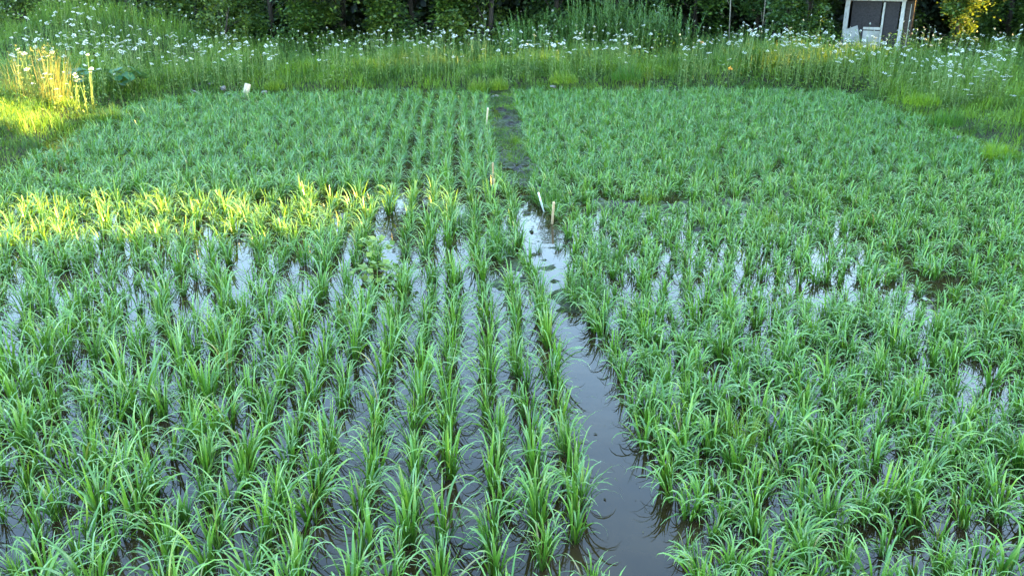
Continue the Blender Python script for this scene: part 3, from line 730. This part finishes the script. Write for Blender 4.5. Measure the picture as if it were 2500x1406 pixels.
# ------------------------------------------------------------------ shed and the panel leaning on it
SD = 21.0
def shed():
    xl, _, zt = atD(2066, 3, SD); xr, _, _ = atD(2211, 3, SD)
    W = (xr-xl)*.95; g = float(ground_z(np.array((xl+xr)/2), np.array(SD)))-.05; Hs = zt-g
    root = empty('shed', ((xl+xr)/2, SD, g), 'small old dark shed with flaking white door frame behind the flowers', 'shed', rz=R(-25))
    def part(name, boxes, mat, parent=root, bev=.004):
        bm = bmesh.new()
        for b in boxes: box_bm(bm, *b, bevel=bev)
        return bm_obj(name, bm, mat, parent)
    pw = .08
    part('door_post', [(-W/2+pw/2+.01, 0, Hs/2, pw+.02, .09, Hs)], M['paint'])
    part('door_post', [(W/2-pw/2, 0, Hs/2, pw, .09, Hs)], M['paint'])
    part('top_beam', [(0, -.003, Hs+.018, W+.02, .09, .036)], M['paint'])
    part('mullion', [(W/2-.44, .0, Hs/2-.01, .045, .05, Hs-.04)], M['paint'])
    part('cross_rail', [(W/2-.44-.0225-.185, .012, Hs-.60, .368, .03, .055)], M['paint'])
    part('screen_panel', [(W/2-.265, .03, Hs/2, .30, .012, Hs-.03)], M['mesh'])
    part('door_panel', [(-.17, .03, Hs/2, W-.65, .014, Hs-.03)], M['mesh'])
    part('lower_board', [(W/2-.44-.0225-.185, .020, (Hs-.64)/2, .36, .008, Hs-.66)], M['panel'])
    part('wall', [(-W/2+.02+.002, .80, Hs/2, .03, 1.5, Hs+.1)] , M['darkwood'])
    part('wall', [(W/2+.17, .80, Hs/2+.02, .03, 1.56, Hs+.1), (W/2+.085, .03, Hs/2, .15, .03, Hs+.02)], M['darkwood'])
    part('wall', [(.07, 1.58, Hs/2, W+.18, .03, Hs+.2)], M['darkwood'])
    part('conduit', [(W/2+.115, .002, Hs*.6, .014, .014, Hs*.72)], M['panel'])
    bm = bmesh.new(); box_bm(bm, .05, .75, Hs+.28, W+.5, 2.1, .05, Matrix.Rotation(R(8), 4, 'X'), .005)
    bm_obj('roof', bm, M['darkwood'], root)
    part('fascia', [(.06, -.06, Hs+.115, W+.42, .03, .155)], M['darkwood'])
shed()
def lean_panel():
    x, y, z = atD(2078, 98, 20.95); g = float(ground_z(np.array(x), np.array(y)))
    x0, _, z0 = atD(2064, 74, 21.0); x1, _, z1 = atD(2100, 62, 21.0); x2, _, _ = atD(2105, 92, 21.0)
    bm = bmesh.new(); h = z1-g+.05
    vs = [(x0-x+.03, .0, 0), (x2-x+.05, .0, 0), (x1-x, .20, z1-g), (x0-x, .20, z0-g)]
    a = [bm.verts.new(v) for v in vs]; b = [bm.verts.new((v[0], v[1]+.02, v[2])) for v in vs]
    bm.faces.new(a); bm.faces.new(b[::-1])
    for i in range(4): bm.faces.new((a[i], b[i], b[(i+1) % 4], a[(i+1) % 4])[::-1])
    bmesh.ops.recalc_face_normals(bm, faces=bm.faces[:])
    o = bm_obj('board', bm, M['panel']); o.location = (x, y, g-.02)
    tag(o, 'tilted grey weathered board leaning against the front of the shed', 'board')
lean_panel()

# ------------------------------------------------------------------ trees, bushes, tall weeds
def crown(H, rad, n, size, low=.1, lumps=26):
    c = []
    for k in range(lumps):
        a = random.random()*6.283; h = random.uniform(low, 1.0)
        w = rad*(1.15-.75*h)*math.sqrt(random.random()) if h > .35 else rad*.95*math.sqrt(random.random())
        c.append((math.cos(a)*w, math.sin(a)*w, h*H, rad*random.uniform(.16, .34)))
    c = np.array(c); k = rng.integers(0, lumps, n)
    d = rng.normal(0, 1, (n, 3)); d /= np.linalg.norm(d, axis=1)[:, None]; d *= (.35+.65*rng.random(n)**.5)[:, None]*(1+.3*rng.normal(0, 1, n))[:, None]
    P = c[k, :3]+d*c[k, 3][:, None]*np.array([1, 1, .85]); P[:, 2] = np.maximum(P[:, 2], .05)
    return leaves(P, size*(.7+.6*rng.random(n)), 1.7, .35), c
def tree(x, y, H, rad, n, mt, label, size=.085, low=.1, name='tree', bare=0, cat='tree', trunk=.07, grp='trees at the back of the meadow'):
    g = float(ground_z(np.array(x), np.array(y)))-.03
    root = empty(name, (x, y, g), label, cat, grp)
    lv, c = crown(H, rad, n, size, low)
    seg = [tube([(0, 0, -.1), (random.gauss(0, .08), random.gauss(0, .08), H*.35), (random.gauss(0, .15), random.gauss(0, .15), H*.85)], [trunk, trunk*.75, trunk*.25], 7)]
    for q in c[:10]:
        z0 = q[2]*random.uniform(.35, .7); seg.append(tube([(0, 0, z0), (q[0]*.5, q[1]*.5, (z0+q[2])/2+.05), q[:3]], [trunk*.4, trunk*.25, .008], 5))
    link('trunk' if cat == 'tree' else 'stem', mesh_from('trunk', *join(seg), mat=M['palebark'] if bare else M['bark']), root)
    link('crown' if cat == 'tree' else 'foliage', mesh_from('crown', *lv, mat=TREES[mt], smooth=False), root)
T = [(-12.15, 22.4, 4.14, 2.0, 0, 'dark round tree at the far left of the treeline'), (-9.72, 23.6, 4.41, 1.9, 2, 'shaded tree behind the flowered mound on the left'),
     (-7.74, 22.8, 3.96, 1.6, 1, 'yellowish green tree right behind the mound'), (-5.76, 22.2, 4.23, 1.7, 0, 'bushy green tree above the broken stump'),
     (-3.96, 21.8, 3.87, 1.5, 1, 'lighter green tree with drooping branches left of centre'), (-2.34, 22.3, 4.32, 1.6, 0, 'dense tree in the middle of the treeline left half'),
     (-0.54, 21.8, 3.96, 1.4, 1, 'olive green tree behind the sparse flowers near centre'), (1.08, 23.0, 4.23, 1.5, 2, 'dark tree straight behind the channel end'),
     (2.70, 23.8, 3.87, 1.6, 2, 'dark tree behind the upright tall weeds'), (4.86, 24.4, 4.14, 1.6, 0, 'deep shaded tree right of the tall weeds'),
     (6.30, 23.6, 4.05, 1.3, 2, 'tree behind the dark hollow left of the shed'), (7.15, 22.3, 3.9, .95, 0, 'leafy tree pressed against the left side of the shed'),
     (10.44, 21.4, 4.05, 1.5, 1, 'tree right of the shed catching golden light'), (12.24, 22.7, 4.23, 1.7, 0, 'green tree at the far right of the treeline'),
     (14.22, 22.4, 4.41, 1.8, 1, 'rightmost tree beyond the golden lit one'), (-14.67, 23.4, 4.32, 1.9, 1, 'leftmost tree beyond the dark round one')]
for x, y, H, r, mt, lb in T: tree(x, y, H, r, 15000, mt, lb)
B = [(-6.48, 20.6, 1.15, .75, 1, 'low bright green bush behind the broken stump'), (-8.01, 21.3, 1.70, .9, 0, 'green bush at the right foot of the flowered mound'), (-11.16, 21.5, 1.50, 1.0, 0, 'dark bush at the left foot of the mound'),
     (-2.88, 21.2, 0.90, .6, 1, 'small olive bush at the foot of the centre left trees'), (6.75, 20.9, 1.90, .55, 0, 'bush overlapping the left post of the shed'), (6.21, 20.9, 1.50, .6, 2, 'dark bush left of the shed bush'),
     (9.75, 20.2, 1.75, .55, 1, 'golden leaved bush right beside the shed wall'), (12.2, 21.4, 1.30, .7, 0, 'green bush in front of the far right trees'), (-4.77, 21.4, 1.10, .7, 0, 'dark low bush under the drooping tree'), (0.99, 21.5, 0.90, .5, 2, 'dark small bush behind the channel end flowers')]
for x, y, H, r, mt, lb in B: tree(x, y, H, r, 4200, mt, lb, .07, .02, 'bush', cat='bush', trunk=.03, grp='bushes in front of the treeline')
for px, D, lean, lb in [(545, 21.2, .25, 'thin bare pale sapling leaning in front of dark trees on the left'), (1785, 22, -.1, 'thin bare dead sapling in the dark hollow'), (1862, 22.4, .02, 'thin straight stem right of the dead sapling'),
                        (730, 21.6, .05, 'grey bare trunk between the drooping tree and centre')]:
    x, _, _ = atD(px, 60, D); g = float(ground_z(np.array(x), np.array(D)))
    sg = [tube([(0, 0, -.1), (lean*.6, 0, 1.3), (lean*1.4, 0, 3.2)], [.017, .013, .006], 6)]
    for k in range(7):
        z0 = random.uniform(.5, 2.4); a = random.random()*6.283; sg.append(tube([(lean*z0/2.3, 0, z0), (lean*z0/2.3+math.cos(a)*.35, math.sin(a)*.35, z0+.45)], [.006, .003], 4))
    tag(link('sapling', mesh_from('sapling', *join(sg), mat=M['palebark']), loc=(x, D, g)), lb, 'sapling')
def weed(x, y, H, n, label):
    g = float(ground_z(np.array(x), np.array(y))); root = empty('tall_weed', (x, y, g), label, 'weed', 'upright tall weeds before the treeline')
    st, lf = [], []
    for k in range(n):
        a = random.random()*6.283; r = .50*math.sqrt(random.random()); h = H*random.uniform(.35, .8); b = np.array([math.cos(a)*r, math.sin(a)*r, 0])
        t = b*1.35+np.array([random.gauss(0, .13), random.gauss(0, .10), h]); st.append(tube([b-(0, 0, .05), t], [.007, .003], 4))
        q = np.linspace(.12, 1, 60)[:, None]; P = b+(t-b)*q; az = rng.random(60)*6.283; sz = .20*(1.1-q[:, 0]**2)
        lf.append(blades(P, az, np.full(60, .75), np.full(60, .5), sz, np.full(60, .020), 2, tint=np.clip(.3+.7*q[:, 0]*rng.random(60), 0, 1)))
    link('stems', mesh_from('stems', *join(st), mat=M['stem']), root); link('foliage', mesh_from('foliage', *join(lf), mat=M['weed']), root)
for i, (px, D, H, lb) in enumerate([(1262, 20.4, 1.25, 'leftmost upright weed clump before the treeline'), (1300, 21.0, 1.5, 'upright weed clump with a pale flower left of the tall group'), (1345, 20.6, 1.1, 'short weed clump in the gap left of the tall group'),
        (1440, 21.1, 2.0, 'tall feathery weed clump, left one of the tall group'), (1490, 21.4, 2.1, 'tall feathery weed clump in the middle of the tall group'), (1540, 21.0, 1.9, 'tall feathery weed clump, right of the middle one'),
        (1585, 20.8, 1.7, 'feathery weed clump under three white flowers'), (1635, 21.0, 1.5, 'rightmost feathery weed clump beside the dark hollow'), (1405, 20.9, 1.7, 'slender weed clump at the left foot of the tall group')]):
    x, _, _ = atD(px, 60, D); weed(x, D, H, 32, lb)
# the woods behind: one dark mass
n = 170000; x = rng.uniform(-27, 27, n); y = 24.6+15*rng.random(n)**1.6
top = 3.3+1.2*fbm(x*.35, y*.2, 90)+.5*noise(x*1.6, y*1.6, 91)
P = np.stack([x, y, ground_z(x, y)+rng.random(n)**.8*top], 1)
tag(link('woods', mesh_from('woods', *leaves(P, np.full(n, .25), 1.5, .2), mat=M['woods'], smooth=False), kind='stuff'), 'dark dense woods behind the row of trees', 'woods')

# unseen leaf rows standing in for trees at right, gaps shaped for low sun
def block(x, y0, y1, z0, H, n, label, zb=0.):
    """unseen leaf row added to block sun: leaves filling a slab between y0 and y1, up to H, with a ragged edge"""
    px_ = x+rng.normal(0, .45, n); py_ = rng.uniform(y0, y1, n)
    hz = zb+rng.random(n)*(H-zb+.25*(fbm(py_*1.5, py_*0, 95)-.5))
    P = np.stack([px_, py_, z0+hz], 1)-np.array([x, (y0+y1)/2, 0])
    root = empty('sun_blocker', (x, (y0+y1)/2, 0), label, 'sun_blocker', 'unseen sun blockers outside the picture on the right')
    link('foliage', mesh_from('foliage', *leaves(P, np.full(n, .16), 1.5, 0), mat=TREES[2], smooth=False), root)
    sg = [tube([(0, yy-(y0+y1)/2, -.1), (.1, yy-(y0+y1)/2, H*.8)], [.04 if zb else .06, .03], 5) for yy in np.arange(y0+.3, y1, 1.1)]
    link('stems', mesh_from('stems', *join(sg), mat=M['bark']), root)
tsh = math.tan(math.pi/2-SUN_AZ)
def yshift(x): return x*tsh      # depth at x where the sun ray that crosses x = 0 passes
XH = 15.0; dy = yshift(XH)
def wall_of(y0, y1, H, lb, zb=0.): block(XH, y0+dy, y1+dy, .15, H, int(1800*(y1-y0)*(H-zb)), lb, zb)
wall_of(-8, 8.0, 8.0, 'tall unseen leaf row added to block sun on the near right')
wall_of(8.0, 9.8, 2.2, 'low unseen leaf row shaped to let golden light onto the left rice')
wall_of(9.8, 13.4, 6.5, 'tall unseen leaf row blocking sun right of the far paddy')
wall_of(13.4, 16.2, 3.0, 'low unseen leaf row shaped to let sun onto the left bank')
wall_of(16.2, 17.4, 7, 'high unseen leaf row blocking sun between the two low gaps')
wall_of(17.4, 18.3, 1.5, 'lowest unseen leaf row shaped to let sun onto the flowers by the shed')
wall_of(17.4, 18.3, 7, 'unseen leaf screen added above the lowest gap to cap the sunbeam', 2.0)
wall_of(18.3, 18.7, 7, 'middle high unseen leaf row blocking sun beyond the lit flowers')
wall_of(18.7, 20.1, 1.3, 'low unseen leaf row shaped to let sun onto the golden lit tree')
wall_of(18.7, 20.1, 7, 'unseen leaf screen added overhead to cap sun on the golden lit tree', 3.0)
wall_of(20.1, 34, 8.5, 'high unseen leaf row blocking sun beyond the golden lit tree')
